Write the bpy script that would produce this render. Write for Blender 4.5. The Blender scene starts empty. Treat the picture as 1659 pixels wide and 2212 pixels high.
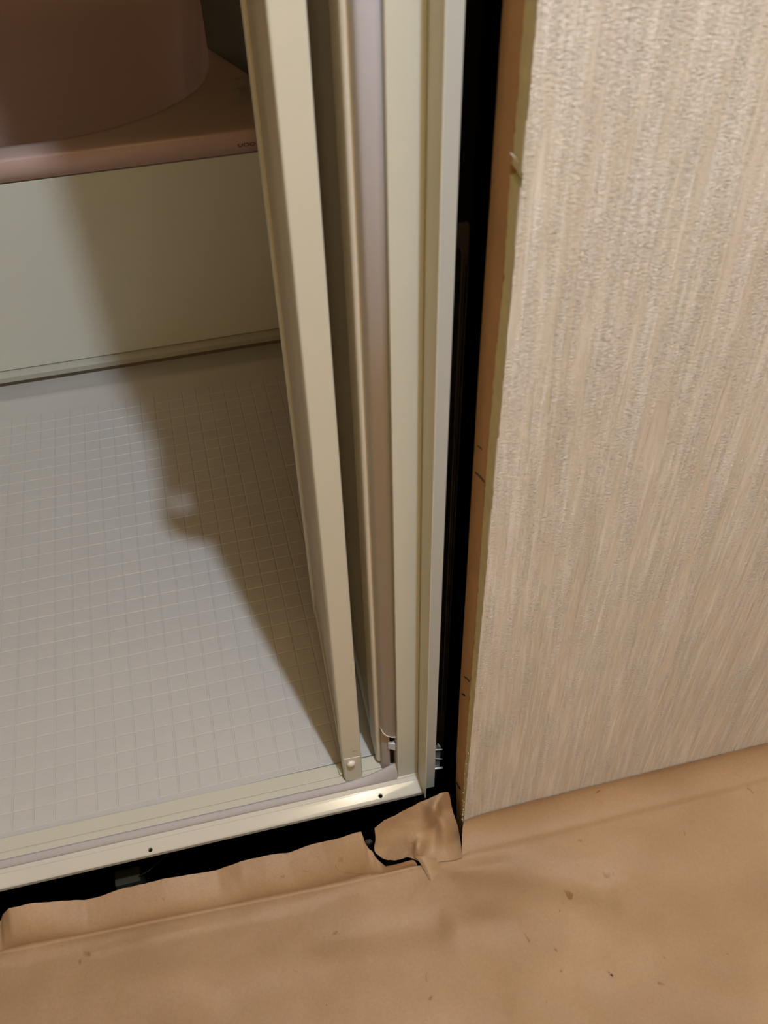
import bpy, bmesh, math, random
from mathutils import Vector, Matrix, noise
random.seed(7)
S = bpy.context.scene
COL = S.collection

# ------------------------------------------------------------------ camera
F_PX = 2002.87
ROT = ((0.9707466108, -0.2393055230, -0.0195929643),      # rows: right, down, forward
       (-0.1846848374, -0.6920425068, -0.6978314120),
       (0.1534357469, 0.6810360016, -0.7159940196))
CAM = Vector((0.39941375, -0.71684335, 1.26241682))
cd = bpy.data.cameras.new('camera')
cam = bpy.data.objects.new('camera', cd); COL.objects.link(cam)
r, d, f = (Vector(v) for v in ROT)
m = Matrix((r, -d, -f)).transposed().to_4x4(); m.translation = CAM
cam.matrix_world = m
cd.sensor_fit = 'HORIZONTAL'; cd.sensor_width = 36.0; cd.lens = F_PX / 1659 * 36
cd.clip_start = 0.02
cd.dof.use_dof = True; cd.dof.focus_distance = 1.52; cd.dof.aperture_fstop = 11.0
S.camera = cam

# ------------------------------------------------------------------ world, lights, exposure
w = bpy.data.worlds.new('world'); S.world = w; w.use_nodes = True
w.node_tree.nodes['Background'].inputs[0].default_value = (1.0, 0.60, 0.30, 1)
w.node_tree.nodes['Background'].inputs[1].default_value = 0.03
LAMPS = [((0.693, -0.845, 2.80), 122.0, 0.030, (1.0, 1.16, 1.42)),
         ((-0.05, -1.60, 2.80), 0.5, 0.05, (1.0, 0.62, 0.30))]
for p, e, rad, c in LAMPS:
    ld = bpy.data.lights.new('bulb_light', 'POINT'); ld.energy = e; ld.shadow_soft_size = rad; ld.color = c
    lo = bpy.data.objects.new('bulb_light', ld); lo.location = p; COL.objects.link(lo)
S.view_settings.view_transform = 'Standard'; S.view_settings.look = 'None'
S.view_settings.exposure = 0.0; S.view_settings.gamma = 1.0
S.view_settings.use_curve_mapping = False

# ------------------------------------------------------------------ helpers
def px(x, y, ax, val):
    """world point seen at photograph pixel (x, y) on the plane axis ax = val"""
    u, v = (x - 829.5) / F_PX, (y - 1106) / F_PX
    D = r * u + d * v + f
    k = (val - CAM[ax]) / D[ax]
    return CAM + D * k

def mat(name, col, rough=0.5, spec=0.5, metal=0.0, noise_amt=0.0, noise_scale=40, bump=0.0, bump_scale=200, coat=0.0, col2=None):
    M = bpy.data.materials.new(name); M.use_nodes = True
    nt = M.node_tree; b = nt.nodes['Principled BSDF']
    b.inputs['Base Color'].default_value = (*col, 1)
    b.inputs['Roughness'].default_value = rough
    b.inputs['Specular IOR Level'].default_value = spec
    b.inputs['Metallic'].default_value = metal
    b.inputs['Coat Weight'].default_value = coat
    tc = nt.nodes.new('ShaderNodeTexCoord')
    if noise_amt:
        n = nt.nodes.new('ShaderNodeTexNoise'); n.inputs['Scale'].default_value = noise_scale; n.inputs['Detail'].default_value = 5
        nt.links.new(tc.outputs['Object'], n.inputs['Vector'])
        mx = nt.nodes.new('ShaderNodeMix'); mx.data_type = 'RGBA'
        c2 = col2 or tuple(c * (1 - noise_amt) for c in col)
        c1 = col if col2 else tuple(min(1, c * (1 + noise_amt)) for c in col)
        mx.inputs['A'].default_value = (*c2, 1); mx.inputs['B'].default_value = (*c1, 1)
        nt.links.new(n.outputs['Fac'], mx.inputs['Factor']); nt.links.new(mx.outputs['Result'], b.inputs['Base Color'])
    if bump:
        n = nt.nodes.new('ShaderNodeTexNoise'); n.inputs['Scale'].default_value = bump_scale; n.inputs['Detail'].default_value = 3
        nt.links.new(tc.outputs['Object'], n.inputs['Vector'])
        bp = nt.nodes.new('ShaderNodeBump'); bp.inputs['Strength'].default_value = 1; bp.inputs['Distance'].default_value = bump
        nt.links.new(n.outputs['Fac'], bp.inputs['Height']); nt.links.new(bp.outputs['Normal'], b.inputs['Normal'])
    return M

def link(name, bm, M, parent=None, smooth=False, bevel=0.0, seg=2):
    bmesh.ops.recalc_face_normals(bm, faces=bm.faces)
    me = bpy.data.meshes.new(name); bm.to_mesh(me); bm.free()
    me.materials.append(M)
    o = bpy.data.objects.new(name, me); COL.objects.link(o)
    if smooth:
        for p in me.polygons: p.use_smooth = True
    if bevel:
        md = o.modifiers.new('bevel', 'BEVEL'); md.width = bevel; md.segments = seg; md.limit_method = 'ANGLE'; md.angle_limit = 0.6
        for p in me.polygons: p.use_smooth = True
        md.harden_normals = True
    if parent: o.parent = parent
    return o

def empty(name, loc=(0, 0, 0)):
    o = bpy.data.objects.new(name, None); o.empty_display_size = 0.05; COL.objects.link(o); o.location = loc
    return o

def tag(o, label, cat=None, kind=None, group=None):
    o['label'] = label
    if cat: o['category'] = cat
    if kind: o['kind'] = kind
    if group: o['group'] = group
    return o

def under(o, p):
    """parent keeping the world place (parents are only translated)"""
    o.parent = p; o.matrix_parent_inverse = Matrix.Translation(-p.location)
    return o

def box(bm, a, b):
    (x0, y0, z0), (x1, y1, z1) = a, b
    vs = [bm.verts.new((x, y, z)) for z in (z0, z1) for y in (y0, y1) for x in (x0, x1)]
    for q in ((0, 1, 3, 2), (4, 5, 7, 6), (0, 1, 5, 4), (1, 3, 7, 5), (3, 2, 6, 7), (2, 0, 4, 6)):
        bm.faces.new([vs[i] for i in q])
    return vs

def prism_z(bm, poly, z0, z1):
    lo = [bm.verts.new((x, y, z0)) for x, y in poly]; hi = [bm.verts.new((x, y, z1)) for x, y in poly]
    n = len(poly)
    for i in range(n): bm.faces.new((lo[i], lo[(i + 1) % n], hi[(i + 1) % n], hi[i]))
    bm.faces.new(lo[::-1]); bm.faces.new(hi)

def prism_y(bm, prof, y0, y1):
    a = [bm.verts.new((x, y0, z)) for x, z in prof]; b = [bm.verts.new((x, y1, z)) for x, z in prof]
    n = len(prof)
    for i in range(n): bm.faces.new((a[i], a[(i + 1) % n], b[(i + 1) % n], b[i]))
    bm.faces.new(a[::-1]); bm.faces.new(b)

def prism_x(bm, prof, x0, x1):
    a = [bm.verts.new((x0, y, z)) for y, z in prof]; b = [bm.verts.new((x1, y, z)) for y, z in prof]
    n = len(prof)
    for i in range(n): bm.faces.new((a[i], a[(i + 1) % n], b[(i + 1) % n], b[i]))
    bm.faces.new(a[::-1]); bm.faces.new(b)

def tube(bm, pts, rad, n=8):
    rings = []
    for i, p in enumerate(pts):
        p = Vector(p); t = (Vector(pts[min(i + 1, len(pts) - 1)]) - Vector(pts[max(i - 1, 0)])).normalized()
        u = t.cross(Vector((0, 0, 1)));
        if u.length < 1e-3: u = t.cross(Vector((1, 0, 0)))
        u.normalize(); v = t.cross(u)
        rings.append([bm.verts.new(p + rad * (math.cos(2 * math.pi * k / n) * u + math.sin(2 * math.pi * k / n) * v)) for k in range(n)])
    for a, b in zip(rings, rings[1:]):
        for k in range(n): bm.faces.new((a[k], a[(k + 1) % n], b[(k + 1) % n], b[k]))
    bm.faces.new(rings[0][::-1]); bm.faces.new(rings[-1])

def slab(name, a, b, M, label=None, parent=None):
    bm = bmesh.new(); box(bm, a, b)
    o = link(name, bm, M, parent)
    if not parent:
        o['kind'] = 'structure'
        if label: o['label'] = label
    return o

def lerp(pts, x):
    if x <= pts[0][0]: return pts[0][1]
    for (a, b), (c, e) in zip(pts, pts[1:]):
        if x <= c: return b + (e - b) * (x - a) / (c - a)
    return pts[-1][1]

# ------------------------------------------------------------------ materials
frame_m = mat('cream_coated_aluminium', (0.66, 0.68, 0.575), 0.42, 0.4, noise_amt=0.02, noise_scale=9)
stile_m = mat('cream_door_stile', (0.67, 0.675, 0.565), 0.45, 0.4, noise_amt=0.02, noise_scale=9)
flange_m = mat('grey_aluminium', (0.58, 0.60, 0.55), 0.42, 0.5, noise_amt=0.02, noise_scale=9)
sill_m = mat('glossy_cream_sill', (0.60, 0.58, 0.49), 0.055, 0.5, noise_amt=0.02, noise_scale=12)
track_m = mat('satin_cream_sill', (0.60, 0.575, 0.46), 0.35, 0.5, noise_amt=0.02, noise_scale=12)
rubber_m = mat('grey_rubber', (0.44, 0.41, 0.39), 0.55, 0.3, noise_amt=0.04, noise_scale=25)
guard_m = mat('lavender_grey_guard', (0.62, 0.65, 0.73), 0.5, 0.3, noise_amt=0.03, noise_scale=14)
white_m = mat('white_plastic', (0.80, 0.76, 0.66), 0.35, 0.5, noise_amt=0.02)
pale_m = mat('brightened_gap_stile', (0.84, 0.80, 0.67), 0.4, 0.4, noise_amt=0.02, noise_scale=9)  # stile cream made paler to brighten the dark gap between the leaves
panel_m = mat('frosted_door_panel', (0.84, 0.79, 0.66), 0.5, 0.35, noise_amt=0.03, noise_scale=6)
nt_ = panel_m.node_tree; tr_ = nt_.nodes.new('ShaderNodeBsdfTranslucent'); tr_.inputs[0].default_value = (0.85, 0.78, 0.62, 1)
mxs_ = nt_.nodes.new('ShaderNodeMixShader'); mxs_.inputs[0].default_value = 0.5
nt_.links.new(nt_.nodes['Principled BSDF'].outputs[0], mxs_.inputs[1]); nt_.links.new(tr_.outputs[0], mxs_.inputs[2])
nt_.links.new(mxs_.outputs[0], nt_.nodes['Material Output'].inputs['Surface'])
gasket_m = mat('dark_gasket', (0.07, 0.055, 0.045), 0.6, 0.2, noise_amt=0.1)
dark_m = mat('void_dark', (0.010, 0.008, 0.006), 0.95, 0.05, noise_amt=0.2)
post_m = mat('dark_brown_steel', (0.06, 0.047, 0.038), 0.45, 0.4, noise_amt=0.1)
steel_m = mat('galvanised_steel', (0.75, 0.76, 0.74), 0.3, 0.6, metal=0.2, noise_amt=0.15, noise_scale=120)
pan_m = mat('bath_floor_resin', (0.55, 0.53, 0.48), 0.38, 0.45, noise_amt=0.03, noise_scale=8)
tile_m = mat('bath_floor_tile_resin', (0.57, 0.55, 0.50), 0.34, 0.5, noise_amt=0.05, noise_scale=14, bump=0.0002, bump_scale=260)
apron_m = mat('apron_panel', (0.66, 0.68, 0.59), 0.35, 0.4, noise_amt=0.02, noise_scale=5)
apron_edge_m = mat('apron_edge', (0.46, 0.46, 0.38), 0.4, 0.4, noise_amt=0.02)
tub_m = mat('pink_bathtub', (0.60, 0.44, 0.38), 0.22, 0.5, noise_amt=0.02, noise_scale=5)
print_m = mat('grey_print', (0.17, 0.12, 0.10), 0.6, 0.2, noise_amt=0.1)
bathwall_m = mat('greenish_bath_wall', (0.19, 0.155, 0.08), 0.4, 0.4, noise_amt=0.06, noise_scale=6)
room_m = mat('beige_wallpaper_plain', (0.38, 0.24, 0.10), 0.9, 0.2, noise_amt=0.03, noise_scale=20)
ceil_m = mat('ceiling_paper', (0.38, 0.26, 0.13), 0.9, 0.2, noise_amt=0.03, noise_scale=20)
ply_m = mat('plywood_backing', (0.50, 0.32, 0.165), 0.8, 0.2, noise_amt=0.18, noise_scale=18, bump=0.0002, bump_scale=150)
board_m = mat('plasterboard_core', (0.68, 0.65, 0.40), 0.9, 0.1, noise_amt=0.16, noise_scale=60, bump=0.0012, bump_scale=180)
pencil_m = mat('pencil', (0.06, 0.055, 0.05), 0.7, 0.2, noise_amt=0.1)
sub_m = mat('subfloor_chipboard', (0.16, 0.10, 0.055), 0.9, 0.1, noise_amt=0.2)
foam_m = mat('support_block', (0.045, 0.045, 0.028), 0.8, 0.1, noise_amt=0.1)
bulb_m = mat('lamp_ceramic', (0.7, 0.68, 0.62), 0.4, 0.5, noise_amt=0.02)

def wallpaper():
    M = bpy.data.materials.new('streaked_relief_wallpaper'); M.use_nodes = True
    nt = M.node_tree; N = nt.nodes.new; L = nt.links.new; b = nt.nodes['Principled BSDF']
    b.inputs['Roughness'].default_value = 0.75; b.inputs['Specular IOR Level'].default_value = 0.25
    tc = N('ShaderNodeTexCoord')
    def nz(sx, sy, sz, det=3, dist=0.0):
        mp = N('ShaderNodeMapping'); mp.inputs['Scale'].default_value = (sx, sy, sz); L(tc.outputs['Object'], mp.inputs['Vector'])
        n = N('ShaderNodeTexNoise'); n.inputs['Scale'].default_value = 1; n.inputs['Detail'].default_value = det; n.inputs['Distortion'].default_value = dist
        L(mp.outputs['Vector'], n.inputs['Vector']); return n.outputs['Fac']
    def ramp(src, p0, p1):
        m_ = N('ShaderNodeMapRange'); m_.inputs['From Min'].default_value = p0; m_.inputs['From Max'].default_value = p1; L(src, m_.inputs['Value']); return m_.outputs['Result']
    def math_(op, a, b_):
        n = N('ShaderNodeMath'); n.operation = op
        for i, v in enumerate((a, b_)):
            if isinstance(v, (int, float)): n.inputs[i].default_value = v
            else: L(v, n.inputs[i])
        return n.outputs[0]
    streak = ramp(nz(210, 1, 9, 1), 0.42, 0.74)       # vertical threads
    wide = ramp(nz(45, 1, 2.0, 2), 0.3, 0.7)
    ripple = nz(230, 1, 860, 2, 0.6)                 # short horizontal puckers
    grain = nz(700, 1, 700, 2)
    c = math_('ADD', math_('MULTIPLY', streak, 0.6), math_('MULTIPLY', wide, 0.4))
    mx = N('ShaderNodeMix'); mx.data_type = 'RGBA'; L(c, mx.inputs['Factor'])
    mx.inputs['A'].default_value = (0.65, 0.61, 0.51, 1); mx.inputs['B'].default_value = (0.88, 0.86, 0.79, 1)
    mp3 = N('ShaderNodeMix'); mp3.data_type = 'RGBA'; L(ramp(nz(30, 1, 3, 2), .45, .75), mp3.inputs['Factor'])
    L(mx.outputs['Result'], mp3.inputs['A']); mp3.inputs['B'].default_value = (0.74, 0.67, 0.60, 1)
    mp3b = N('ShaderNodeMix'); mp3b.data_type = 'RGBA'; mp3b.inputs['Factor'].default_value = 0.45
    L(mx.outputs['Result'], mp3b.inputs['A']); L(mp3.outputs['Result'], mp3b.inputs['B'])
    L(mp3b.outputs['Result'], b.inputs['Base Color'])
    mask = ramp(nz(90, 1, 8, 2), 0.35, 0.62)
    h = math_('ADD', math_('MULTIPLY', math_('MULTIPLY', ripple, mask), 1.0), math_('ADD', math_('MULTIPLY', streak, 0.28), math_('MULTIPLY', grain, 0.18)))
    bp = N('ShaderNodeBump'); bp.inputs['Strength'].default_value = 1; bp.inputs['Distance'].default_value = 0.0030
    L(h, bp.inputs['Height']); L(bp.outputs['Normal'], b.inputs['Normal'])
    return M
paperwall_m = wallpaper()

def kraft():
    M = bpy.data.materials.new('kraft_masking_paper'); M.use_nodes = True
    nt = M.node_tree; N = nt.nodes.new; L = nt.links.new; b = nt.nodes['Principled BSDF']
    b.inputs['Roughness'].default_value = 0.55; b.inputs['Specular IOR Level'].default_value = 0.35
    tc = N('ShaderNodeTexCoord')
    def nz(sc, det, dist=0.0):
        n = N('ShaderNodeTexNoise'); n.inputs['Scale'].default_value = sc; n.inputs['Detail'].default_value = det; n.inputs['Distortion'].default_value = dist
        L(tc.outputs['Object'], n.inputs['Vector']); return n.outputs['Fac']
    a = N('ShaderNodeValToRGB'); L(nz(5.0, 4), a.inputs['Fac'])
    a.color_ramp.elements[0].position = 0.3; a.color_ramp.elements[0].color = (0.315, 0.195, 0.096, 1)
    a.color_ramp.elements[1].position = 0.72; a.color_ramp.elements[1].color = (0.440, 0.290, 0.158, 1)
    fib = N('ShaderNodeMix'); fib.data_type = 'RGBA'; fib.blend_type = 'MULTIPLY'; fib.inputs['Factor'].default_value = 1
    fr = N('ShaderNodeMapRange'); L(nz(260, 4), fr.inputs['Value']); fr.inputs['To Min'].default_value = 0.86; fr.inputs['To Max'].default_value = 1.12
    cmb = N('ShaderNodeCombineColor')
    for i in range(3): L(fr.outputs['Result'], cmb.inputs[i])
    L(a.outputs['Color'], fib.inputs['A']); L(cmb.outputs['Color'], fib.inputs['B'])
    sp = N('ShaderNodeMapRange'); L(nz(26, 3, 1.5), sp.inputs['Value']); sp.inputs['From Min'].default_value = 0.70; sp.inputs['From Max'].default_value = 0.76
    dk = N('ShaderNodeMix'); dk.data_type = 'RGBA'; L(sp.outputs['Result'], dk.inputs['Factor'])
    L(fib.outputs['Result'], dk.inputs['A']); dk.inputs['B'].default_value = (0.26, 0.135, 0.055, 1)
    L(dk.outputs['Result'], b.inputs['Base Color'])
    bp = N('ShaderNodeBump'); bp.inputs['Strength'].default_value = 1; bp.inputs['Distance'].default_value = 0.00025
    L(nz(420, 3), bp.inputs['Height']); L(bp.outputs['Normal'], b.inputs['Normal'])
    return M
kraft_m = kraft()

# ------------------------------------------------------------------ setting: shells of the two rooms
ZF = -0.036                                                   # washroom floor
XB0, XB1, YB = -0.98, 0.62, 2.18                              # bathroom inside
floor = slab('floor', (-0.9, -1.9, ZF - 0.045), (1.75, -0.185, ZF - 0.016), sub_m, 'bare subfloor of the washroom under the brown paper')
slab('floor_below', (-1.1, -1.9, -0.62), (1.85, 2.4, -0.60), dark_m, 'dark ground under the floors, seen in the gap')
slab('wall_left', (-0.93, -1.93, -0.6), (-0.90, -0.14, 2.96), room_m, 'plain beige wall left of the door opening')
slab('wall_back', (-0.93, -1.93, -0.6), (1.78, -1.90, 2.96), room_m, 'plain beige wall behind the camera')
slab('wall_far', (1.75, -1.93, -0.6), (1.78, 2.36, 2.96), room_m, 'plain beige wall at the far right end of the washroom')
slab('ceiling', (-0.93, -1.93, 2.94), (1.78, 2.3, 2.98), ceil_m, 'ceiling over the washroom and bath unit')
slab('wall_lintel', (-0.93, -0.14, 2.36), (0.64, -0.075, 2.94), room_m, 'wall above the bath door')
slab('wall_bath_back', (XB0 - 0.03, YB, -0.5), (XB1 + 0.03, YB + 0.02, 2.94), bathwall_m, 'back wall panel of the bathroom beyond the tub')
slab('wall_bath_right', (XB1, 0.013, -0.5), (XB1 + 0.010, YB, 2.94), bathwall_m, 'dark greenish wall panel right of the bathtub')
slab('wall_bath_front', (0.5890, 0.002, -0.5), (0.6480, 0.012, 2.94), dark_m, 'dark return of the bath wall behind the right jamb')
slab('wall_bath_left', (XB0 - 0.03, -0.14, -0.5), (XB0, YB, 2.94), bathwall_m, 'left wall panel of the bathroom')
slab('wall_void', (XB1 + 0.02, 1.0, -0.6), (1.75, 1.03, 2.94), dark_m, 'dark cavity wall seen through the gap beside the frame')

# ---- wallpapered wall at right with its cut edge
WX, WY = 0.635, -0.14
wall = empty('wall_right', (WX, -0.11, ZF)); wall['kind'] = 'structure'
wall['label'] = 'wallpapered partition wall at right with its cut edge showing plywood and plasterboard'
wall['category'] = 'wall'
ZT = 2.94
yb_pts = [(-0.06, -.1085), (0.02, -.095), (0.1, -.089), (0.23, -.0848), (0.42, -.082), (0.61, -.0784), (0.75, -.076), (1.06, -.0755), (2.4, -.0755)]
yg_pts = [(-0.06, -.134), (-.014, -.1325), (0.064, -.1268), (0.16, -.122), (0.287, -.1204), (0.467, -.1192), (0.644, -.1141), (0.776, -.1140), (0.869, -.118), (0.911, -.1157), (0.955, -.1135), (0.9605, -.1135), (0.962, -.1175), (0.979, -.1151), (1.067, -.1158), (2.4, -.1158)]
def edge_strip(name, fy0, fy1, x_in, M, z0, z1, dz, wob=0.0, seed=0.0, cut=None):
    """a layer of the wall: its end face wanders, the layer runs on to the right"""
    bm = bmesh.new(); prev = None; z = z0
    while True:
        wv = wob * (noise.noise(Vector((seed, z * 90, 0.3))) + 0.6 * noise.noise(Vector((seed, z * 260, 7.3))))
        a, b_ = fy0(z), fy1(z)
        x = WX + 0.4 * abs(wv) + (cut(z) if cut else 0)
        ring = [bm.verts.new(v) for v in ((x, a, z), (x + 0.0004, b_ + wv * 0.6, z), (x_in, fy1(z1), z), (x_in, a, z))]
        if prev:
            for i in range(4): bm.faces.new((prev[i], prev[(i + 1) % 4], ring[(i + 1) % 4], ring[i]))
        else: bm.faces.new(ring)
        prev = ring
        if z >= z1: break
        z = min(z1, z + (dz if z < 1.12 else 0.3))
    bm.faces.new(prev[::-1])
    return under(link(name, bm, M), wall)
notch = lambda z: 0.012 if 0.9535 < z < 0.9585 else 0.0
edge_strip('plasterboard', lambda z: WY + 0.0012, lambda z: lerp(yg_pts, z), 1.74, board_m, -0.03, ZT, 0.003, 0.0022, 1.7, notch)
edge_strip('plywood_sheet', lambda z: lerp(yg_pts, z) + 0.0002, lambda z: lerp(yb_pts, z), 0.72, ply_m, -0.075, ZT, 0.006, 0.0007, 5.1)
bm = bmesh.new()                                              # wallpaper skin, front face of the wall
prev = None; z = -0.03
while True:
    e = 0.0007 * noise.noise(Vector((3.3, z * 140, 0)))
    ring = [bm.verts.new(v) for v in ((WX + e - 0.0004, WY + 0.0012, z), (WX + e - 0.0004, WY, z), (1.745, WY, z), (1.745, WY + 0.0012, z))]
    if prev:
        for i in range(4): bm.faces.new((prev[i], prev[(i + 1) % 4], ring[(i + 1) % 4], ring[i]))
    else: bm.faces.new(ring)
    prev = ring
    if z >= ZT: break
    z = min(ZT, z + (0.004 if z < 1.12 else 0.3))
bm.faces.new(prev[::-1])
o = under(link('wallpaper', bm, paperwall_m), wall); o['label'] = 'cream wallpaper with vertical streaks and puckered relief'
# peeled lip of wallpaper below and at the notch
bm = bmesh.new()
for i, (z0, z1, wdt) in enumerate(((0.965, 1.0, 0.0022), (0.905, 0.953, 0.0030), (0.66, 0.72, 0.0020), (0.575, 0.63, 0.0028))):
    n = 9; prev = None
    for k in range(n):
        z = z0 + (z1 - z0) * k / (n - 1); q = math.sin(math.pi * k / (n - 1)) ** 0.5 if 0 < k < n - 1 else 0.1
        y1 = WY + 0.0014 + wdt * q + 0.0006 * noise.noise(Vector((i, z * 300, 0)))
        ring = [bm.verts.new(v) for v in ((WX - 0.0009, WY + 0.0004, z), (WX - 0.0009, y1, z), (WX - 0.0002, y1, z), (WX - 0.0002, WY + 0.0004, z))]
        if prev:
            for j in range(4): bm.faces.new((prev[j], prev[(j + 1) % 4], ring[(j + 1) % 4], ring[j]))
        else: bm.faces.new(ring)
        prev = ring
    bm.faces.new(prev[::-1])
o = under(link('wallpaper_lip', bm, white_m), wall); o['label'] = 'torn pale paper lip folded round the cut edge'
bm = bmesh.new()                                              # paper splinter at the notch
a = px(1101, 330, 0, WX - .003); b_ = px(1116, 352, 0, WX - .001); c = px(1122, 350, 0, WX - .0005); e = px(1113, 340, 0, WX - .002)
vs = [bm.verts.new(v) for v in (a, b_, c, e)]; vs2 = [bm.verts.new(v.co + Vector((0.0006, 0, 0))) for v in vs]
for q in ((vs[0], vs[1], vs[2], vs[3]), (vs2[3], vs2[2], vs2[1], vs2[0])): bm.faces.new(q)
for i in range(4): bm.faces.new((vs[i], vs2[i], vs2[(i + 1) % 4], vs[(i + 1) % 4]))
under(link('paper_splinter', bm, white_m), wall)
for (x0, y0), (x1, y1), wd in (((1031, 963), (1040, 971), .0006), ((1027, 1021), (1046, 1041), .0007), ((1003, 1462), (1014, 1472), .0008),
                               ((998, 1499), (1004, 1503), .0010), ((984, 1689), (990, 1696), .0009), ((990, 1699), (994, 1704), .0014)):
    a = px(x0, y0, 0, WX - .0004); b_ = px(x1, y1, 0, WX - .0004); bm = bmesh.new(); tube(bm, [a, (a + b_) / 2 + Vector((0, .0004, .0004)), b_], wd, 5)
    under(link('pencil_mark', bm, pencil_m), wall)
bm = bmesh.new()                                              # crumbled plaster clinging to the bottom of the cut edge
for i in range(34):
    z = -0.02 + 0.20 * random.random() ** 1.7; yy = random.uniform(WY + 0.003, lerp(yg_pts, z) - 0.001); s = random.uniform(.0005, .0015)
    mt = Matrix.Translation((WX - 0.0006, yy, z)) @ Matrix.Rotation(random.random() * 3, 4, 'X') @ Matrix.Diagonal((s, s * random.uniform(.7, 1.6), s, 1))
    bmesh.ops.create_icosphere(bm, subdivisions=1, radius=1, matrix=mt)
o = under(link('plaster_crumbs', bm, mat('pale_plaster', (0.74, 0.70, 0.50), 0.9, 0.1, noise_amt=0.1), smooth=True), wall); o['kind'] = 'stuff'

# ------------------------------------------------------------------ bathroom floor with its raised tiles
bath_floor = empty('floor_bath', (-0.2, 0.5, 0)); bath_floor['kind'] = 'structure'; bath_floor['label'] = 'pale moulded bathroom floor with a grid of small square tiles'; bath_floor['category'] = 'floor'
GZ = -0.0011
bm = bmesh.new()
prof = [(-0.0095, GZ), (0.0, GZ), (0.9605, GZ), (0.966, -0.0004), (0.985, 0.0006), (1.006, 0.0042), (1.016, 0.0050), (1.026, 0.0030), (1.034, -0.0005), (1.085, -0.0015), (1.085, -0.05), (-0.0095, -0.05)]
prism_x(bm, prof, XB0, XB1)
under(link('floor_pan', bm, pan_m, smooth=False, bevel=0.0012), bath_floor)
def add_tile(bm, x0, y0, j=0.0):
    w_, b1, g = 0.03, 0.0012, 0.0005
    r0 = [(x0 + g, y0 + g), (x0 + w_ - g, y0 + g), (x0 + w_ - g, y0 + w_ - g), (x0 + g, y0 + w_ - g)]
    r1 = [(x0 + g + b1, y0 + g + b1), (x0 + w_ - g - b1, y0 + g + b1), (x0 + w_ - g - b1, y0 + w_ - g - b1), (x0 + g + b1, y0 + w_ - g - b1)]
    lo = [bm.verts.new((x, y, GZ - 0.0003)) for x, y in r0]; hi = [bm.verts.new((x, y, -0.0002 + j)) for x, y in r1]
    cx, cy = x0 + .015, y0 + .015
    for i in range(4): bm.faces.new((lo[i], lo[(i + 1) % 4], hi[(i + 1) % 4], hi[i]))
    bm.faces.new(hi)
bm = bmesh.new(); add_tile(bm, -0.015, -0.015)
bmesh.ops.recalc_face_normals(bm, faces=bm.faces)
tile_me = bpy.data.meshes.new('tile'); bm.to_mesh(tile_me); bm.free(); tile_me.materials.append(tile_m)
cells = [(c, q) for q in range(32) for c in range(-31, 20)]
def vis(c, q):
    p = Vector((c * .03 + .015, q * .03 + .015, 0)) - CAM
    u, v, k = p.dot(r), p.dot(d), p.dot(f); X, Y = 829.5 + F_PX * u / k, 1106 + F_PX * v / k
    left = 745 - (1680 - Y) * 0.105
    return -15 < X < left - 5
seen = sorted([c for c in cells if vis(*c)], key=lambda c: c[1])[:296]
ss = set(seen)
for c, q in seen:
    t = bpy.data.objects.new('tile', tile_me); COL.objects.link(t)
    t.location = (c * .03 + .015, q * .03 + .015, random.uniform(-.00006, .00006)); t.rotation_euler = (random.gauss(0, .0012), random.gauss(0, .0012), 0)
    under(t, bath_floor)
bm = bmesh.new()
for c, q in cells:
    if (c, q) not in ss: add_tile(bm, c * .03, q * .03, random.uniform(-.00006, .00006))
o = under(link('tile_field', bm, tile_m), bath_floor); o['kind'] = 'stuff'

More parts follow.
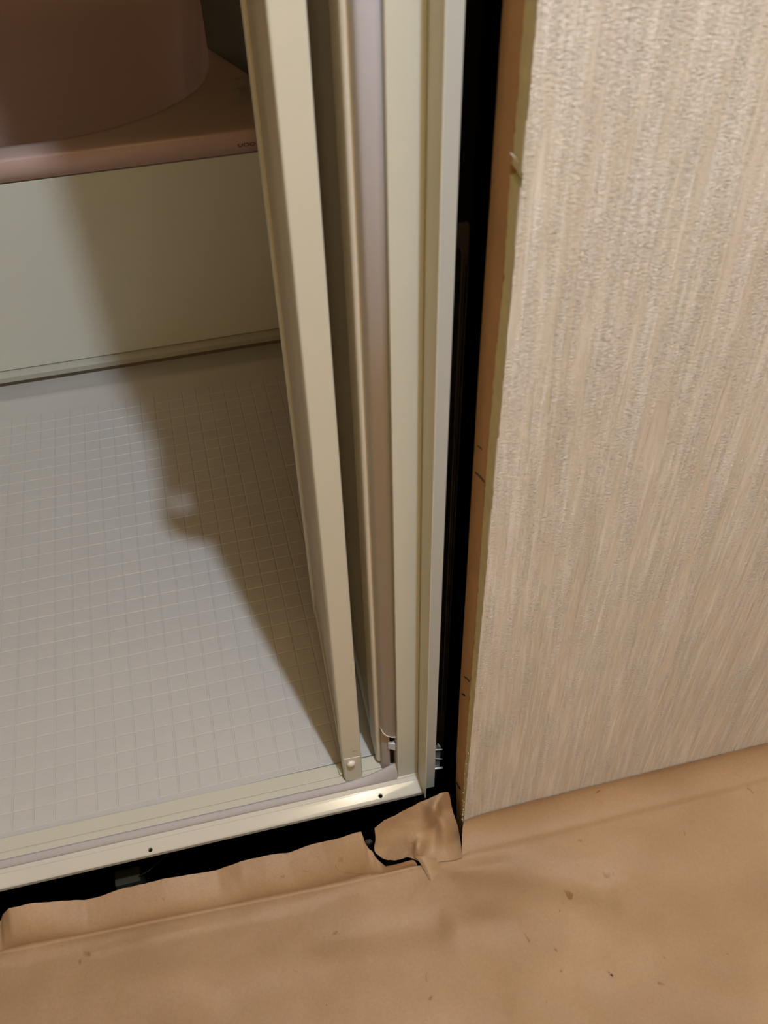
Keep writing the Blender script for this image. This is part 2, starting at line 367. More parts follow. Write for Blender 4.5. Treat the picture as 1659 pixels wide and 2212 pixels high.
# ------------------------------------------------------------------ bathtub and apron
def tub():
    root = empty('bathtub', (-0.2, 1.1, 0.0))
    tag(root, 'pink bathtub with a broad rounded rim behind the apron panel', 'bathtub')
    ZR = 0.500
    curve = [px(x, y, 2, ZR) for x, y in ((0, 317), (94, 305.5), (202, 285), (270, 267), (317, 250), (358, 233), (388, 216), (419, 196), (439, 180))]
    cx = -0.185
    right = [Vector((cx, 1.155, ZR))] + [Vector((0.0 - .0, curve[0].y + .003, ZR))] + curve[1:] + [Vector((.515, 1.42, ZR)), Vector((.545, 1.7, ZR)), Vector((.548, 1.95, ZR)), Vector((.52, 2.06, ZR)), Vector((.44, 2.10, ZR)), Vector((.2, 2.11, ZR))]
    left = [Vector((2 * cx - p.x, p.y, ZR)) for p in right[:0:-1]]
    ring = right + left
    # resample by arc length
    per = [0]; n = len(ring)
    for i in range(n): per.append(per[-1] + (ring[(i + 1) % n] - ring[i]).length)
    NP = 160; pts = []
    for k in range(NP):
        s = per[-1] * k / NP; i = max(j for j in range(n) if per[j] <= s); t = (s - per[i]) / (per[i + 1] - per[i])
        pts.append(ring[i].lerp(ring[(i + 1) % n], t))
    for _ in range(3): pts = [(pts[k - 1] + pts[k] * 2 + pts[(k + 1) % NP]) / 4 for k in range(NP)]
    C = Vector((cx, 1.63, 0))
    # outer rectangle of the rim
    X0, X1, Y0, Y1 = XB0 + 0.004, XB1 - 0.004, 1.081, YB - 0.004
    def outer(p):
        v = p - C; t = min(((X1 if v.x > 0 else X0) - C.x) / v.x if abs(v.x) > 1e-6 else 9e9, ((Y1 if v.y > 0 else Y0) - C.y) / v.y if abs(v.y) > 1e-6 else 9e9)
        return Vector((C.x + v.x * t, C.y + v.y * t, 0))
    outs = [outer(p) for p in pts]
    for cxn in ((X0, Y0), (X1, Y0), (X0, Y1), (X1, Y1)):
        k = min(range(NP), key=lambda i: (outs[i] - Vector((*cxn, 0))).length); outs[k] = Vector((*cxn, 0))
    bm = bmesh.new()
    def ringv(fn): return [bm.verts.new(fn(k)) for k in range(NP)]
    def shr(k, sx, z, off=0.0):
        p = pts[k] - C; p.z = 0
        L_ = p.length; return C + p * (sx) + Vector((0, 0, z))
    def ins(k, dlt, z):
        v = outs[k].copy(); v.x = min(max(v.x, X0 + dlt), X1 - dlt); v.y = min(max(v.y, Y0 + dlt), Y1 - dlt); return Vector((v.x, v.y, z))
    rings = [ringv(lambda k: ins(k, 0.012, 0.4535)), ringv(lambda k: ins(k, 0, 0.455)), ringv(lambda k: ins(k, 0.0, 0.4935)), ringv(lambda k: ins(k, 0.0008, 0.4958)), ringv(lambda k: ins(k, 0.0030, 0.4978)), ringv(lambda k: ins(k, 0.0060, 0.4988)), ringv(lambda k: ins(k, 0.03, 0.4997)),
             ringv(lambda k: shr(k, 1.03, 0.5000)), ringv(lambda k: shr(k, 1.006, 0.4998)), ringv(lambda k: shr(k, 1.0, 0.4975)), ringv(lambda k: shr(k, 0.992, 0.488)),
             ringv(lambda k: shr(k, 0.975, 0.40)), ringv(lambda k: shr(k, 0.95, 0.26)), ringv(lambda k: shr(k, 0.925, 0.14)), ringv(lambda k: shr(k, 0.89, 0.085)), ringv(lambda k: shr(k, 0.83, 0.06)), ringv(lambda k: shr(k, 0.5, 0.052))]
    for a, b_ in zip(rings, rings[1:]):
        for k in range(NP):
            try: bm.faces.new((a[k], a[(k + 1) % NP], b_[(k + 1) % NP], b_[k]))
            except ValueError: pass
    bm.faces.new(rings[-1])
    o = under(link('tub_shell', bm, tub_m, smooth=True), root)
    # printed mark at the right end of the rim face
    cu = bpy.data.curves.new('t', 'FONT'); cu.body = 'UOO'; cu.size = 0.019; cu.extrude = 0.0002; cu.align_x = 'CENTER'; cu.align_y = 'CENTER'; cu.offset = 0.0004
    to = bpy.data.objects.new('t', cu); COL.objects.link(to)
    dg = bpy.context.evaluated_depsgraph_get(); me = bpy.data.meshes.new_from_object(to.evaluated_get(dg)); bpy.data.objects.remove(to)
    me.materials.clear(); me.materials.append(print_m)
    p = px(533, 313, 1, 1.0805)
    t = bpy.data.objects.new('printed_mark', me); COL.objects.link(t)
    t.matrix_world = Matrix.Translation(p) @ Matrix.Rotation(math.radians(90), 4, 'X') @ Matrix.Diagonal((.80, .50, 1, 1))
    t.parent = root; t.matrix_parent_inverse = Matrix.Translation(-root.location); t['label'] = 'small dark printed lettering on the rim'
tub()
ap = empty('apron_panel', (-0.2, 1.09, 0)); tag(ap, 'pale grey-green apron panel closing the front of the pink bathtub', 'panel')
bm = bmesh.new(); box(bm, (XB0 + .004, 1.0835, 0.0365), (XB1 - .004, 1.094, 0.451)); under(link('panel_sheet', bm, apron_m, bevel=.0015), ap)
bm = bmesh.new()
prism_x(bm, [(1.081, .0345), (1.0725, .0290), (1.0700, .0270), (1.0700, .0150), (1.0725, .0130), (1.094, .0130), (1.094, .0345)], XB0 + .004, XB1 - .004)
o = under(link('bottom_rail', bm, apron_edge_m, bevel=.0008), ap); o['label'] = 'narrow raised rail along the foot of the panel'
bm = bmesh.new(); box(bm, (XB0 + .004, 1.0815, -0.0015), (XB1 - .004, 1.092, 0.0135)); under(link('foot_gap_shade', bm, mat('brown_grey_gap_shade', (.22, .20, .16), .6, .2, noise_amt=.05)), ap)  # brown-grey strip painted as the shade in the gap under the rail

# ------------------------------------------------------------------ clear film lying on the tub's corner ledge
bm = bmesh.new(); NX, NY = 26, 26; g = []
for i in range(NX):
    row = []
    for j in range(NY):
        x = 0.545 + 0.066 * i / (NX - 1); y = 1.20 + 0.125 * j / (NY - 1)
        h = 0.002 + 0.018 * abs(noise.noise(Vector((x * 22, y * 15, 1.0)))) + 0.010 * abs(noise.noise(Vector((x * 70, y * 40, 4.0))))
        h *= min(1, i / 6) * min(1, j / 4) * min(1, (NY - 1 - j) / 4) * min(1, (NX - 1 - i) / 3 + 0.3)
        row.append(bm.verts.new((x, y, 0.5022 + h)))
    g.append(row)
for i in range(NX - 1):
    for j in range(NY - 1): bm.faces.new((g[i][j], g[i + 1][j], g[i + 1][j + 1], g[i][j + 1]))
film_m = bpy.data.materials.new('clear_film'); film_m.use_nodes = True
bb = film_m.node_tree.nodes['Principled BSDF']; bb.inputs['Base Color'].default_value = (0.5, 0.5, 0.44, 1); bb.inputs['Roughness'].default_value = 0.12; bb.inputs['Alpha'].default_value = 0.16
o2 = bmesh.new(); prism_z(o2, [(.527, 1.53), (.600, 1.335), (.612, 1.338), (.612, 1.62), (.532, 1.62)], .5005, 1.15)
o2 = link('pipe_cover', o2, mat('dark_olive_cover', (.10, .105, .06), .5, .3, noise_amt=.2, noise_scale=9), bevel=.004); tag(o2, 'dark olive upright pipe cover standing on the back corner ledge of the pink tub', 'cover')
o = link('plastic_film', bm, film_m); tag(o, 'crumpled clear plastic film on the tub ledge in front of the dark pipe cover', 'film')
md = o.modifiers.new('thick', 'SOLIDIFY'); md.thickness = 0.0004

# ------------------------------------------------------------------ door frame: sill, jamb, fins, guard
frame = empty('trim_1', (0.2, -0.045, 0)); frame['kind'] = 'structure'; frame['label'] = 'cream aluminium door frame of the bath unit, with sill and right jamb'; frame['category'] = 'door frame'
SK = -0.0095                                                  # the sill runs a touch out of square
def skew(o):
    for v in o.data.vertices: v.co.y += SK * v.co.x
    return o
SX0, SX1 = -0.97, 0.5885
def sill_part(name, prof, M, x0=SX0, x1=SX1, bevel=.0006):
    bm = bmesh.new(); prism_x(bm, prof, x0, x1); return under(skew(link(name, bm, M, bevel=bevel)), frame)
sill_part('sill_inner', [(-.0098, -.02), (-.0098, .0052), (-.0108, .006), (-.0312, .006), (-.0316, .0035), (-.0330, .0035), (-.0334, .006), (-.0428, .0058), (-.0432, -.02)], track_m)
# sloping outer plate of the sill with its two screw holes
slope = [(-.0556, .0040), (-.0618, .0022), (-.0622, .0026), (-.0782, -.0040), (-.0798, -.0060), (-.0798, -.0125), (-.0784, -.0125), (-.0784, -.0072), (-.0556, .0008)]
op = sill_part('sill_outer', slope, sill_m, bevel=.0005)
holes = []
for (hx, hy) in ((822, 1720), (325, 1836)):
    p = px(hx, hy, 2, -0.0025)
    bm = bmesh.new(); bmesh.ops.create_cone(bm, cap_ends=True, segments=20, radius1=.0030, radius2=.0030, depth=.03, matrix=Matrix.Translation(p))
    c = link('hole_cutter', bm, dark_m); bo = op.modifiers.new('hole', 'BOOLEAN'); bo.object = c; bo.operation = 'DIFFERENCE'; bo.solver = 'EXACT'; holes.append((c, p))
bpy.context.view_layer.update()
dg = bpy.context.evaluated_depsgraph_get(); me = bpy.data.meshes.new_from_object(op.evaluated_get(dg)); op.modifiers.clear(); op.data = me
for c, p in holes:
    bpy.data.objects.remove(c)
    bm = bmesh.new()                                          # pressed ring round the hole, dark inside
    n = 20; tl = math.atan(0.50)
    T = Matrix.Translation(p + Vector((0, 0, .0004))) @ Matrix.Rotation(tl * .95, 4, 'X')
    rr = [[bm.verts.new(T @ Vector((R_ * math.cos(2 * math.pi * k / n), R_ * math.sin(2 * math.pi * k / n), h))) for k in range(n)] for R_, h in ((.0030, -.006), (.0030, .0003), (.0034, .0005), (.0040, .0000))]
    for a, b_ in zip(rr, rr[1:]):
        for k in range(n): bm.faces.new((a[k], a[(k + 1) % n], b_[(k + 1) % n], b_[k]))
    bm.faces.new(rr[0])
    me2 = link('screw_hole', bm, dark_m, smooth=True); me2.data.materials.append(sill_m)
    for pl in me2.data.polygons:
        if n <= pl.index < 3 * n: pl.material_index = 1
    me2.parent = op; me2.matrix_parent_inverse = Matrix.Translation(-frame.location) if False else Matrix.Identity(4)
# grey rubber sealing lip, its right end turned up behind the jamb
bm = bmesh.new(); prev = None
xs = [SX0 + (0.50 - SX0) * i / 12 for i in range(12)] + [0.46 + 0.0975 * i / 24 for i in range(25)]
for x in sorted(xs):
    t = max(0, min(1, (x - 0.485) / 0.0725)); h = 0.019 * t * t; by = 0.004 * t
    prf = [(-.0433, .004 + h * .2), (-.0440 + by, .0082 + h), (-.0462 + by, .0096 + h), (-.0490 + by, .0092 + h * .95), (-.0520, .0074 + h * .55), (-.0545, .0058), (-.0553, .0040), (-.0553, -.004), (-.0433, -.004)]
    ring = [bm.verts.new((x, y + SK * x, z)) for y, z in prf]; n = len(ring)
    if prev:
        for i in range(n): bm.faces.new((prev[i], prev[(i + 1) % n], ring[(i + 1) % n], ring[i]))
    else: bm.faces.new(ring)
    prev = ring
bm.faces.new(prev[::-1])
o = under(link('sealing_lip', bm, rubber_m, smooth=False, bevel=.0005), frame); o['label'] = 'grey rubber sealing lip along the sill'
ZTOP = 2.35
bm = bmesh.new(); prism_z(bm, [(.5575, -.0590), (.5880, -.0590), (.5880, .0), (.5660, .0), (.5660, -.030), (.5575, -.030)], -.0005, ZTOP)
o = under(link('jamb', bm, frame_m, bevel=.0011), frame)
bm = bmesh.new(); prism_x(bm, [(-.0625, .0035), (-.0655, .0018), (-.0655, .0002), (-.0560, .0002), (-.0560, .0062), (-.0605, .0062)], .5555, .5878)
o = under(link('jamb_foot', bm, sill_m, bevel=.0006), frame); o['label'] = 'small stepped cover where the jamb meets the sill'
bm = bmesh.new(); prism_z(bm, [(.5882, -.0960), (.5886, -.0972), (.5898, -.0972), (.5902, -.0960), (.5902, -.0770), (.5902, .0), (.5882, .0)], -.0022, ZTOP)
o = under(link('casing_fin', bm, frame_m, bevel=.0004), frame); o['label'] = 'thin cream fin standing forward along the jamb'
bm = bmesh.new(); prism_z(bm, [(.5904, -.0772), (.6086, -.0772), (.6086, -.0752), (.5904, -.0752)], -.0135, ZTOP)
o = under(link('fixing_flange', bm, flange_m, bevel=.0004), frame); o['label'] = 'greyer fixing flange beside the black gap'
# header and left jamb outside the picture
bm = bmesh.new(); box(bm, (SX0, -.059, ZTOP - .05), (.5880, .0, ZTOP)); under(link('header', bm, frame_m, bevel=.001), frame)
bm = bmesh.new(); box(bm, (SX0, -.068, .004), (SX0 + .045, .0, ZTOP - .052)); o = under(link('jamb', bm, frame_m, bevel=.001), frame)
# finger guard: rounded lavender post between leaf and jamb, cut short above the sill
gz = px(838, 1593, 1, -.0505).z
def arc(cx, cy, rx, ry, a0, a1, n): return [(cx + rx * math.cos(math.radians(a0 + (a1 - a0) * k / n)), cy + ry * math.sin(math.radians(a0 + (a1 - a0) * k / n))) for k in range(n + 1)]
GP = [(.5382, -.0400), (.5386, -.0440), (.5394, -.0470), (.5410, -.0492), (.5432, -.0505), (.5465, -.0515), (.5515, -.0522), (.5572, -.0525)]
cutz = lambda x: gz + .014 * max(0.0, (.5572 - x) / .019) ** 2.2
bm = bmesh.new(); prism_z(bm, GP + [(.5572, -.015), (.5382, -.015)], gz, ZTOP - .055)
for v in bm.verts:
    if v.co.z < gz + .001: v.co.z = cutz(v.co.x)
guard = under(link('finger_guard', bm, guard_m, smooth=False), frame); guard['label'] = 'lavender-grey rounded finger guard post'
for p in guard.data.polygons: p.use_smooth = abs(p.normal.z) < .5
bm = bmesh.new()
tube(bm, [(x, y - .0003, cutz(x) + .0002) for x, y in GP], .00075, 6)
o = link('cut_rim', bm, white_m, smooth=True); o.parent = guard; o['label'] = 'pale rim of the guard where it is cut'
bm = bmesh.new(); prism_z(bm, [(.5382, -.0400), (.5396, -.0415), (.5496, -.0445), (.5504, -.040), (.5504, -.016), (.5382, -.016)], .0075, gz - .0005)
o = under(link('pivot_block', bm, rubber_m, bevel=.0008), frame); o['label'] = 'grey block under the finger guard'
pz = px(848, 1612, 1, -.046).z
bm = bmesh.new(); prism_z(bm, [(.5465, -.0462), (.5568, -.0520), (.5572, -.0500), (.5572, -.0440), (.5480, -.0440)], pz - .004, pz + .013)
o = under(link('guard_clip', bm, guard_m, bevel=.0008), frame)
bm = bmesh.new(); box(bm, (.5508, -.034, .0065), (.5570, -.028, pz - .004)); o = under(link('pivot_slot', bm, gasket_m), frame)
bm = bmesh.new(); box(bm, (.5415, -.0475, .0062), (.5560, -.0450, .0085)); o = under(link('pivot_shoe', bm, gasket_m), frame)

# ------------------------------------------------------------------ folding door, folded back to the right
door = empty('door_1', (0.52, -0.03, 0)); door['kind'] = 'structure'; door['label'] = 'cream folding bath door folded back against the right jamb'; door['category'] = 'door'
ZD0, ZD1 = 0.0125, 2.28
def leaf(name, A, B, th, side, stile_w, label, pt):
    """A, B: plan corners of the visible left face; thickness goes to the right (+x side)"""
    A = Vector((*A, 0)); B = Vector((*B, 0)); dv = (B - A).normalized(); nv = Vector((dv.y, -dv.x, 0)); Ln = (B - A).length
    root = empty(name, (A.x, A.y, 0)); root.parent = door; root.matrix_parent_inverse = Matrix.Translation(-door.location); root['label'] = label
    inv = Matrix.Translation(-A)
    def P(s, t): v = A + dv * s + nv * t; return (v.x, v.y)
    def add(nm, poly, z0, z1, M, bev, seg=3):
        bm = bmesh.new(); prism_z(bm, [P(s, t) for s, t in poly], z0, z1); o = link(nm, bm, M, bevel=bev, seg=seg); o.parent = root; o.matrix_parent_inverse = inv; return o
    rec = 0.0045; sm = stile_m if th > .02 else pale_m
    add('stile', [(0, 0), (stile_w, 0), (stile_w, th), (0, th)], ZD0, ZD1, sm, .0026 if th > .02 else .0060, 4)
    add('stile', [(Ln - .030, 0), (Ln, 0), (Ln, th), (Ln - .030, th)], ZD0, ZD1, stile_m, .0030)
    add('gasket', [(stile_w + .0002, .0022), (stile_w + .0034, .0022), (stile_w + .0034, pt + .001), (stile_w + .0002, pt + .001)], ZD0 + .03, ZD1 - .04, gasket_m, 0)
    add('panel', [(stile_w + .0036, rec), (Ln - .0304, rec), (Ln - .0304, pt), (stile_w + .0036, pt)], ZD0 + .0305, ZD1 - .0405, panel_m, 0)
    add('bottom_rail', [(stile_w + .0002, .0015), (Ln - .0302, .0015), (Ln - .0302, pt + .002), (stile_w + .0002, pt + .002)], ZD0, ZD0 + .03, stile_m, .001)
    add('top_rail', [(stile_w + .0002, .0015), (Ln - .0302, .0015), (Ln - .0302, pt + .002), (stile_w + .0002, pt + .002)], ZD1 - .04, ZD1, stile_m, .001)
    return root, P, inv
l2, P2, inv2 = leaf('leading_leaf', (.4795, -.0470), (.4950, .2900), .0275, 1, .030, 'leading leaf of the door with a white knob near its foot', .0105)
l1, P1, inv1 = leaf('pivot_leaf', (.5318, -.0330), (.5418, .2900), .0085 + .008, 1, .052, 'rear leaf of the door beside the jamb', .0125)
# hinge strip joining the leaves at the back
bm = bmesh.new(); prism_z(bm, [(.5000, .2925), (.5530, .2905), (.5530, .2965), (.5000, .2985)], ZD0 + .02, ZD1 - .02)
under(link('hinge_strip', bm, rubber_m, bevel=.001), door)
# foot cap of the leading stile: plate lines, coin slot, white knob
def on_front(x, y, off=0.0):
    """point on the front face of the leading stile at a pixel"""
    return px(x, y, 1, -.0475 - off)
bm = bmesh.new()
c0, c1 = on_front(741.5, 1655).x, on_front(775, 1655).x
zz0, zz1 = ZD0, on_front(758, 1640).z + .004
a = Vector((*P2(-.0007, .0016), 0)); b_ = Vector((*P2(-.0007, .0258), 0)); a2 = Vector((*P2(.0015, .0016), 0)); b2 = Vector((*P2(.0015, .0258), 0))
prism_z(bm, [(a.x, a.y), (b_.x, b_.y), (b2.x, b2.y), (a2.x, a2.y)], ZD0 - .004, zz1)
cap = link('foot_cap', bm, stile_m, bevel=.0004); cap.parent = l2; cap.matrix_parent_inverse = inv2
kp = on_front(759, 1650, .0035)
bm = bmesh.new(); bmesh.ops.create_uvsphere(bm, u_segments=20, v_segments=12, radius=.0062, matrix=Matrix.Translation(kp) @ Matrix.Diagonal((1, .62, 1, 1)))
kn = link('knob', bm, white_m, smooth=True); kn.parent = cap; kn['label'] = 'round white plastic knob'
cp = on_front(767, 1624, .0002)
bm = bmesh.new(); tube(bm, [cp + Vector((.0042 * math.cos(t_), 0, .0026 * math.sin(t_))) for t_ in [math.radians(10 + 160 * k / 10) for k in range(11)]], .00035, 5)
o = link('coin_slot', bm, gasket_m); o.parent = l2; o.matrix_parent_inverse = inv2
bm = bmesh.new()
for (xa, ya, xb, yb) in ((775.5, 1641, 776, 1668),):
    tube(bm, [on_front(xa, ya, .0006), on_front(xb, yb, .0006)], .0003, 5)
o = link('cap_line', bm, gasket_m); o.parent = cap
# handle at the height of the picture's top, casting the loop shadow on the floor
bm = bmesh.new(); hx, hy = .4795, -.035
HP = lambda q: prism_y(bm, [(hx + a_, b_) for a_, b_ in q], -.044, -.030)
HP([(0, 1.43), (-.010, 1.36), (-.0155, 1.310), (-.0125, 1.285), (0, 1.285)])
HP([(-.0155, 1.310), (-.032, 1.22), (-.034, 1.205), (-.0165, 1.205), (-.0125, 1.285)])
HP([(0, 1.205), (-.034, 1.205), (-.034, 1.19), (-.030, 1.165), (-.021, 1.145), (-.006, 1.125), (0, 1.12)])
o = link('handle', bm, white_m); o.parent = l2; o.matrix_parent_inverse = inv2; o['label'] = 'white loop handle on the leading stile'
# small roller shoe left of the stile foot
bm = bmesh.new(); q0 = px(735, 1669, 2, .006)
box(bm, (q0.x - .0022, q0.y - .006, .0062), (q0.x + .0040, q0.y + .010, .0122))
o = under(link('roller_shoe', bm, track_m, bevel=.0014), door)

# ------------------------------------------------------------------ in the black gap
bp_ = empty('steel_post', (.62, -.03, -.05)); tag(bp_, 'dark brown ribbed steel post behind the flange in the black gap', 'post')
for i, (x0, x1, y0) in enumerate(((.6285, .6300, -.034), (.6325, .6335, -.030), (.6365, .6375, -.028))):
    bm = bmesh.new(); prism_z(bm, [(x0, y0), (x1, y0), (x1, y0 + .012), (x0, y0 + .012)], .10, .845 - .01 * i); under(link('rib', bm, post_m, bevel=.0006), bp_)
bm = bmesh.new(); prism_z(bm, [(.6270, -.0178), (.6400, -.0178), (.6400, -.010), (.6270, -.010)], -.04, .86); under(link('web', bm, post_m), bp_)
br = empty('bracket', (.615, -.05, -.03)); tag(br, 'small shiny steel bracket low in the gap behind the flange', 'bracket')
def pg(x, y): return px(x, y, 1, -.052)
for i, (xa, ya, xb, yb, th) in enumerate(((936, 1620, 955, 1619, .0012), (936, 1637, 955, 1640, .0009), (934, 1661, 956, 1658, .0018))):
    bm = bmesh.new(); tube(bm, [pg(xa, ya), pg((xa + xb) / 2, (ya + yb) / 2) , pg(xb, yb)], th, 6); under(link('rib', bm, steel_m, smooth=True), br)
bm = bmesh.new(); A_ = [pg(936, 1618), pg(953, 1617), pg(950, 1660), pg(934, 1662)]
lo = [bm.verts.new(v + Vector((0, .002, 0))) for v in A_]; hi = [bm.verts.new(v + Vector((0, .006, 0))) for v in A_]
bm.faces.new(lo); bm.faces.new(hi[::-1])
for i in range(4): bm.faces.new((lo[i], lo[(i + 1) % 4], hi[(i + 1) % 4], hi[i]))
under(link('plate', bm, mat('dull_steel', (.30, .30, .28), .35, .5, metal=.4, noise_amt=.15)), br)
bm = bmesh.new(); tube(bm, [pg(946, 1607), pg(950, 1613)], .0008, 6); under(link('screw', bm, steel_m), br)

# foam block and thin wire under the sill, pebble in the tear
p = px(275, 1892, 2, -.115)
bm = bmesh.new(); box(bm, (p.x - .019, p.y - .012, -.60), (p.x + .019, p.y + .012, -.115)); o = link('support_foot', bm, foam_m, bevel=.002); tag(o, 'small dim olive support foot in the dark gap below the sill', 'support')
bm = bmesh.new(); tube(bm, [px(300, 1893, 2, -.112), px(320, 1882, 2, -.10), px(345, 1860, 2, -.08), px(362, 1843, 2, -.06), px(368, 1825, 2, -.03)], .0009, 6)
o = link('wire', bm, foam_m, smooth=True); tag(o, 'thin dark wire curving up from the support foot under the sill', 'wire')
p = px(798, 1820, 2, -.100)
bm = bmesh.new(); bmesh.ops.create_icosphere(bm, subdivisions=3, radius=.0055, matrix=Matrix.Translation(p))
for v in bm.verts: v.co += (v.co - p) * .5 * noise.noise(v.co * 200)
for v in bm.verts: v.co.z -= .0
o = link('tear_pebble', bm, mat('pebble_grey', (.075, .07, .055), .7, .2, noise_amt=.1), smooth=True); tag(o, 'small grey pebble glimpsed through the tear in the brown paper', 'pebble')
bm = bmesh.new(); tube(bm, [p - Vector((0, 0, .003)), Vector((p.x, p.y, -.60))], .003, 8)  # dark stem carrying the pebble up from the ground
oo = link('pebble_stem', bm, dark_m, smooth=True); oo.parent = o

# ------------------------------------------------------------------ brown masking paper over the floor
PZ = ZF + 0.001
crease = [(-0.9, -.140), (-0.02, -.1537), (.189, -.1643), (.42, -.1759), (.50, -.1778), (.6222, -.1795), (1.1, -.1803), (1.75, -.180)]
def bumps(x, y):
    h = 0.0
    def ridge(p, q, hh, wd, fade=1):
        p = Vector(p); q = Vector(q); v = q - p; t = max(0, min(1, (Vector((x, y)) - p).dot(v) / v.length_squared)); dd = (Vector((x, y)) - p - v * t).length
        return hh * math.exp(-(dd / wd) ** 2)
    h += ridge((-.02, -.163), (.43, -.185), .0024, .008)
    h += ridge((.1, -.185), (.40, -.192), .0012, .006)
    h += ridge((.585, -.215), (.60, -.50), .0030, .030)
    h += ridge((.62, -.19), (.80, -.27), -.0045, .024)
    h += ridge((.66, -.285), (.585, -.275), .0022, .02)
    h += ridge((.80, -.27), (1.1, -.36), -.0030, .05)
    h += ridge((.40, -.25), (.56, -.262), -.0018, .018)
    h += ridge((.25, -.33), (.66, -.40), .0016, .05)
    h += ridge((-.05, -.22), (.38, -.27), .0018, .03)
    h += 0.0030 * noise.noise(Vector((x * 5, y * 7, 0.4))) + 0.0010 * noise.noise(Vector((x * 19, y * 23, 3.0))) + 0.00025 * noise.noise(Vector((x * 90, y * 90, 5.0)))
    return h
bm = bmesh.new()
edge_px = [(-40, 1990), (0, 1992), (5, 1978), (19, 1961), (60, 1952), (120, 1947), (185, 1944), (250, 1925), (300, 1911), (355, 1898), (420, 1888), (470, 1880), (520, 1861), (570, 1849), (620, 1841), (660, 1829), (700, 1818), (740, 1807), (770, 1799), (783, 1796), (784, 1813), (797, 1834), (806, 1839), (812, 1854), (833, 1872), (858, 1866), (880, 1861), (894, 1858), (899, 1864), (904, 1872)]
edge_y = [(-40, -.118), (300, -.122), (700, -.132), (783, -.138), (797, -.152), (812, -.160), (833, -.1765), (898, -.1775)]
edge_w = [px(x, y, 1, lerp(edge_y, x)) for x, y in edge_px]
edge_w = [Vector((-.9, -.10, .02))] + [e_ for e_ in edge_w if e_.x > -.5]
def edge_at(x):
    for a, b_ in zip(edge_w, edge_w[1:]):
        if a.x <= x <= b_.x and b_.x > a.x: return a.lerp(b_, (x - a.x) / (b_.x - a.x))
    return edge_w[-1]
xsn = []; x = -0.9
while x < 1.745:
    xsn.append(x); x += 0.0035 if -.05 < x < .66 else (0.008 if x < 1.3 and x > -.05 else .03)
xsn.append(1.745)
ys = []; y = 0.0
while y < 1.6: ys.append(y); y += 0.004 if y < .08 else (.008 if y < .5 else .03)
cols = []
for x in xsn:
    yc = lerp(crease, x); col = []
    if x < .556:                                              # free flap standing up from the crease
        e_ = edge_at(x); c_ = Vector((x, yc, PZ))
        n = 9
        for k in range(n, 0, -1):
            t = k / n; p = Vector((x, yc + (e_.y - yc) * t ** 1.9, PZ + (e_.z - PZ) * t ** .72))
            p.y += .0022 * noise.noise(Vector((x * 30, t * 2, 8))) * t
            p.z += .0010 * noise.noise(Vector((x * 120, t * 5, 2))) * t
            col.append(p)
    elif x > .6205:                                           # cove climbing the wall
        n = 9; tm = min(1, max(.02, (x - .6205) / .0155))
        for k in range(n, 0, -1):
            t = tm * k / n; a_ = t * math.pi / 2
            top = lerp([(.637, -.009), (.66, -.0035), (.70, 0.0), (1.75, .0015)], x)
            yy = yc + (WY - .0012 - yc) * math.sin(a_) ** 1.2 ; zz2 = PZ + (top - PZ) * (1 - math.cos(a_)) ** .85
            col.append(Vector((x, yy, zz2 + .0006 * noise.noise(Vector((x * 60, 0, 1))) * t)))
    for dy in ys:
        yy = yc - dy
        b_ = 2.1 * bumps(x, yy) * min(1, dy / .02)
        col.append(Vector((x, yy, PZ + b_ + .003 * min(1, dy / .004))) if dy > 0 else Vector((x, yy, PZ + .001)))
    cols.append(col)
vc = [[bm.verts.new(p) for p in c] for c in cols]
for i in range(len(vc) - 1):
    a, b_ = vc[i], vc[i + 1]
    # align from the far end (rows counted from the viewer)
    n = min(len(a), len(b_))
    A_, B_ = a[len(a) - n:], b_[len(b_) - n:]
    for k in range(n - 1): bm.faces.new((A_[k], B_[k], B_[k + 1], A_[k + 1]))
# torn tongue standing up beside the wall corner
def patch(grid, sub=6):
    R, Cn = len(grid), len(grid[0])
    def cr(p0, p1, p2, p3, t): return 0.5 * ((2 * p1) + (-p0 + p2) * t + (2 * p0 - 5 * p1 + 4 * p2 - p3) * t * t + (-p0 + 3 * p1 - 3 * p2 + p3) * t ** 3)
    def line(pts):
        out = []; n = len(pts)
        for i in range(n - 1):
            p0 = pts[max(i - 1, 0)]; p3 = pts[min(i + 2, n - 1)]
            for k in range(sub): out.append(cr(p0, pts[i], pts[i + 1], p3, k / sub))
        out.append(pts[-1]); return out
    rows = [line(rw) for rw in grid]
    colsx = [line([rw[j] for rw in rows]) for j in range(len(rows[0]))]
    vs = [[bm.verts.new(p + Vector((0, .0014 * noise.noise(p * 70) + .0006 * noise.noise(p * 190), 0))) for p in c] for c in colsx]
    for i in range(len(vs) - 1):
        for k in range(len(vs[0]) - 1): bm.faces.new((vs[i][k], vs[i + 1][k], vs[i + 1][k + 1], vs[i][k + 1]))
G = [[(809, 1788, -.130), (830, 1773, -.126), (858, 1758, -.122), (885, 1743, -.120), (909, 1732, -.119), (940, 1719, -.119), (966, 1710, -.121), (972, 1722, -.124)],
     [(811, 1812, -.140), (838, 1797, -.134), (865, 1785, -.131), (890, 1772, -.130), (915, 1762, -.131), (938, 1748, -.1385), (956, 1748, -.129), (978, 1752, -.130)],
     [(809, 1837, -.151), (838, 1824, -.146), (865, 1814, -.143), (888, 1806, -.144), (908, 1800, -.1445), (938, 1790, -.142), (960, 1785, -.1485), (988, 1782, -.140)],
     [(822, 1851, -.160), (845, 1846, -.156), (868, 1840, -.154), (888, 1836, -.157), (903, 1830, -.1635), (930, 1826, -.157), (963, 1829, -.1655), (994, 1812, -.152)],
     [(838, 1858, -.1640), (853, 1858, -.162), (868, 1857, -.162), (884, 1853, -.166), (903, 1851, -.1765), (930, 1853, -.1745), (962, 1853, -.179), (999, 1846, -.1775)]]
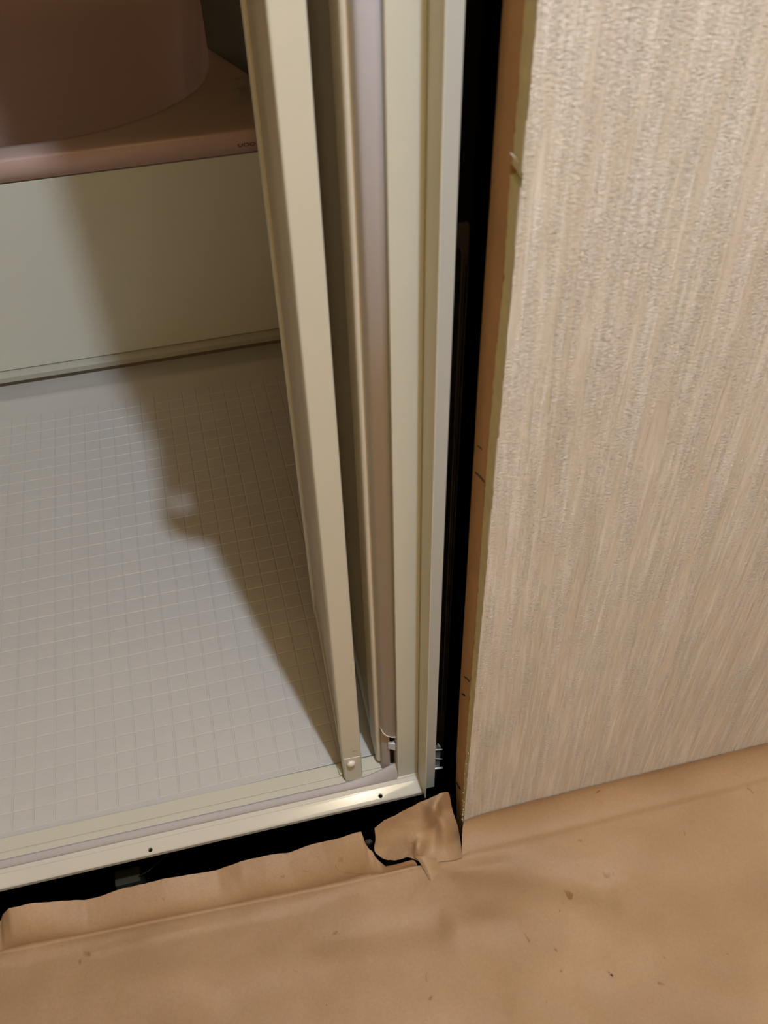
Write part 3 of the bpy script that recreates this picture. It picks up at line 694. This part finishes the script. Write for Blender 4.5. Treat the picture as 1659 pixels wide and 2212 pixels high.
grid = [[(px(x, y, 1, yy) if not (i_ == 4 and j_ >= 4) else px(x, y + 8, 2, PZ + .0048)) + Vector((0, .0006 * noise.noise(Vector((x, y, 0))), 0)) for j_, (x, y, yy) in enumerate(rw)] for i_, rw in enumerate(G)]
patch(grid)
T = [[(896, 1851, .012), (911, 1849, .016), (930, 1852, .010), (950, 1856, .002)], [(910, 1868, .008), (920, 1868, .012), (934, 1872, .009), (950, 1882, .0035)],
     [(922, 1890, .006), (929, 1891, .008), (937, 1896, .0065), (947, 1905, .0035)], [(936, 1919, .0035), (938, 1922, .0042), (940, 1925, .004), (943, 1928, .0032)]]
patch([[px(x, y, 2, PZ + h) for x, y, h in rw] for rw in T], 4)
paper = link('masking_paper', bm, kraft_m, smooth=True)
tag(paper, 'brown kraft masking paper covering the floor, torn along the door gap', 'paper')
# dark sliver laid on the paper beside the fold as the shade in the tear
bm = bmesh.new()
sl = [px(x, y, 2, PZ + .0052) for x, y in ((922, 1884), (925, 1888), (931, 1900), (938, 1921), (935, 1917), (927, 1900), (921, 1888))]
lo = [bm.verts.new(v) for v in sl]; hi = [bm.verts.new(v + Vector((0, 0, .0004))) for v in sl]
bm.faces.new(lo[::-1]); bm.faces.new(hi)
for i in range(len(sl)): bm.faces.new((lo[i], lo[(i + 1) % len(sl)], hi[(i + 1) % len(sl)], hi[i]))
o = link('tear_shade', bm, dark_m); o.parent = paper; o['label'] = 'dark sliver laid on the paper for the shade in the tear'
# flecks of debris on the paper
fleck_m = mat('brown_fleck', (.20, .085, .03), .8, .2, noise_amt=.2)
for i, (x, y, s) in enumerate(((1098, 2178, .0035), (1108, 2186, .0016), (1322, 2106, .0026), (1316, 2100, .0013), (705, 2172, .0020), (1106, 2118, .0013), (925, 1772, .0013))):
    if i == 6: p = px(944, 1768, 1, -.1365)
    else: p = px(x, y, 2, PZ + .005)
    bm = bmesh.new(); bmesh.ops.create_icosphere(bm, subdivisions=1, radius=1, matrix=Matrix.Translation(p) @ Matrix.Rotation(i, 4, 'Z') @ Matrix.Diagonal((s, s * .45, s * .3, 1)))
    o = link('debris_fleck', bm, fleck_m, smooth=True)
    tag(o, ('largest reddish brown fleck near the bottom middle of the paper', 'tiny fleck just right below the largest fleck', 'curved brown fleck on the paper at lower right',
            'tiny fleck touching the curved fleck at lower right', 'faint brown fleck on the paper at lower centre left', 'small brown speck just above the largest fleck', 'tiny brown speck on the torn paper tongue')[i], 'fleck', group='brown flecks on the paper')

# ------------------------------------------------------------------ lamp fixtures above, out of frame
for i, (p, e, rad, c) in enumerate(LAMPS):
    root = empty('ceiling_lamp', (p[0], p[1], 2.94)); tag(root, ('ceiling lamp holder above the bath door, out of frame', 'second ceiling lamp holder at the back of the washroom')[i], 'lamp', group='ceiling lamp holders')
    bm = bmesh.new(); bmesh.ops.create_cone(bm, cap_ends=True, segments=32, radius1=.045, radius2=.055, depth=.02, matrix=Matrix.Translation((0, 0, -.0105))); o = link('base', bm, bulb_m, root, bevel=.003)
    bm = bmesh.new(); bmesh.ops.create_cone(bm, cap_ends=True, segments=24, radius1=.018, radius2=.022, depth=.02, matrix=Matrix.Translation((0, 0, -.031))); o = link('socket', bm, bulb_m, root, bevel=.002)
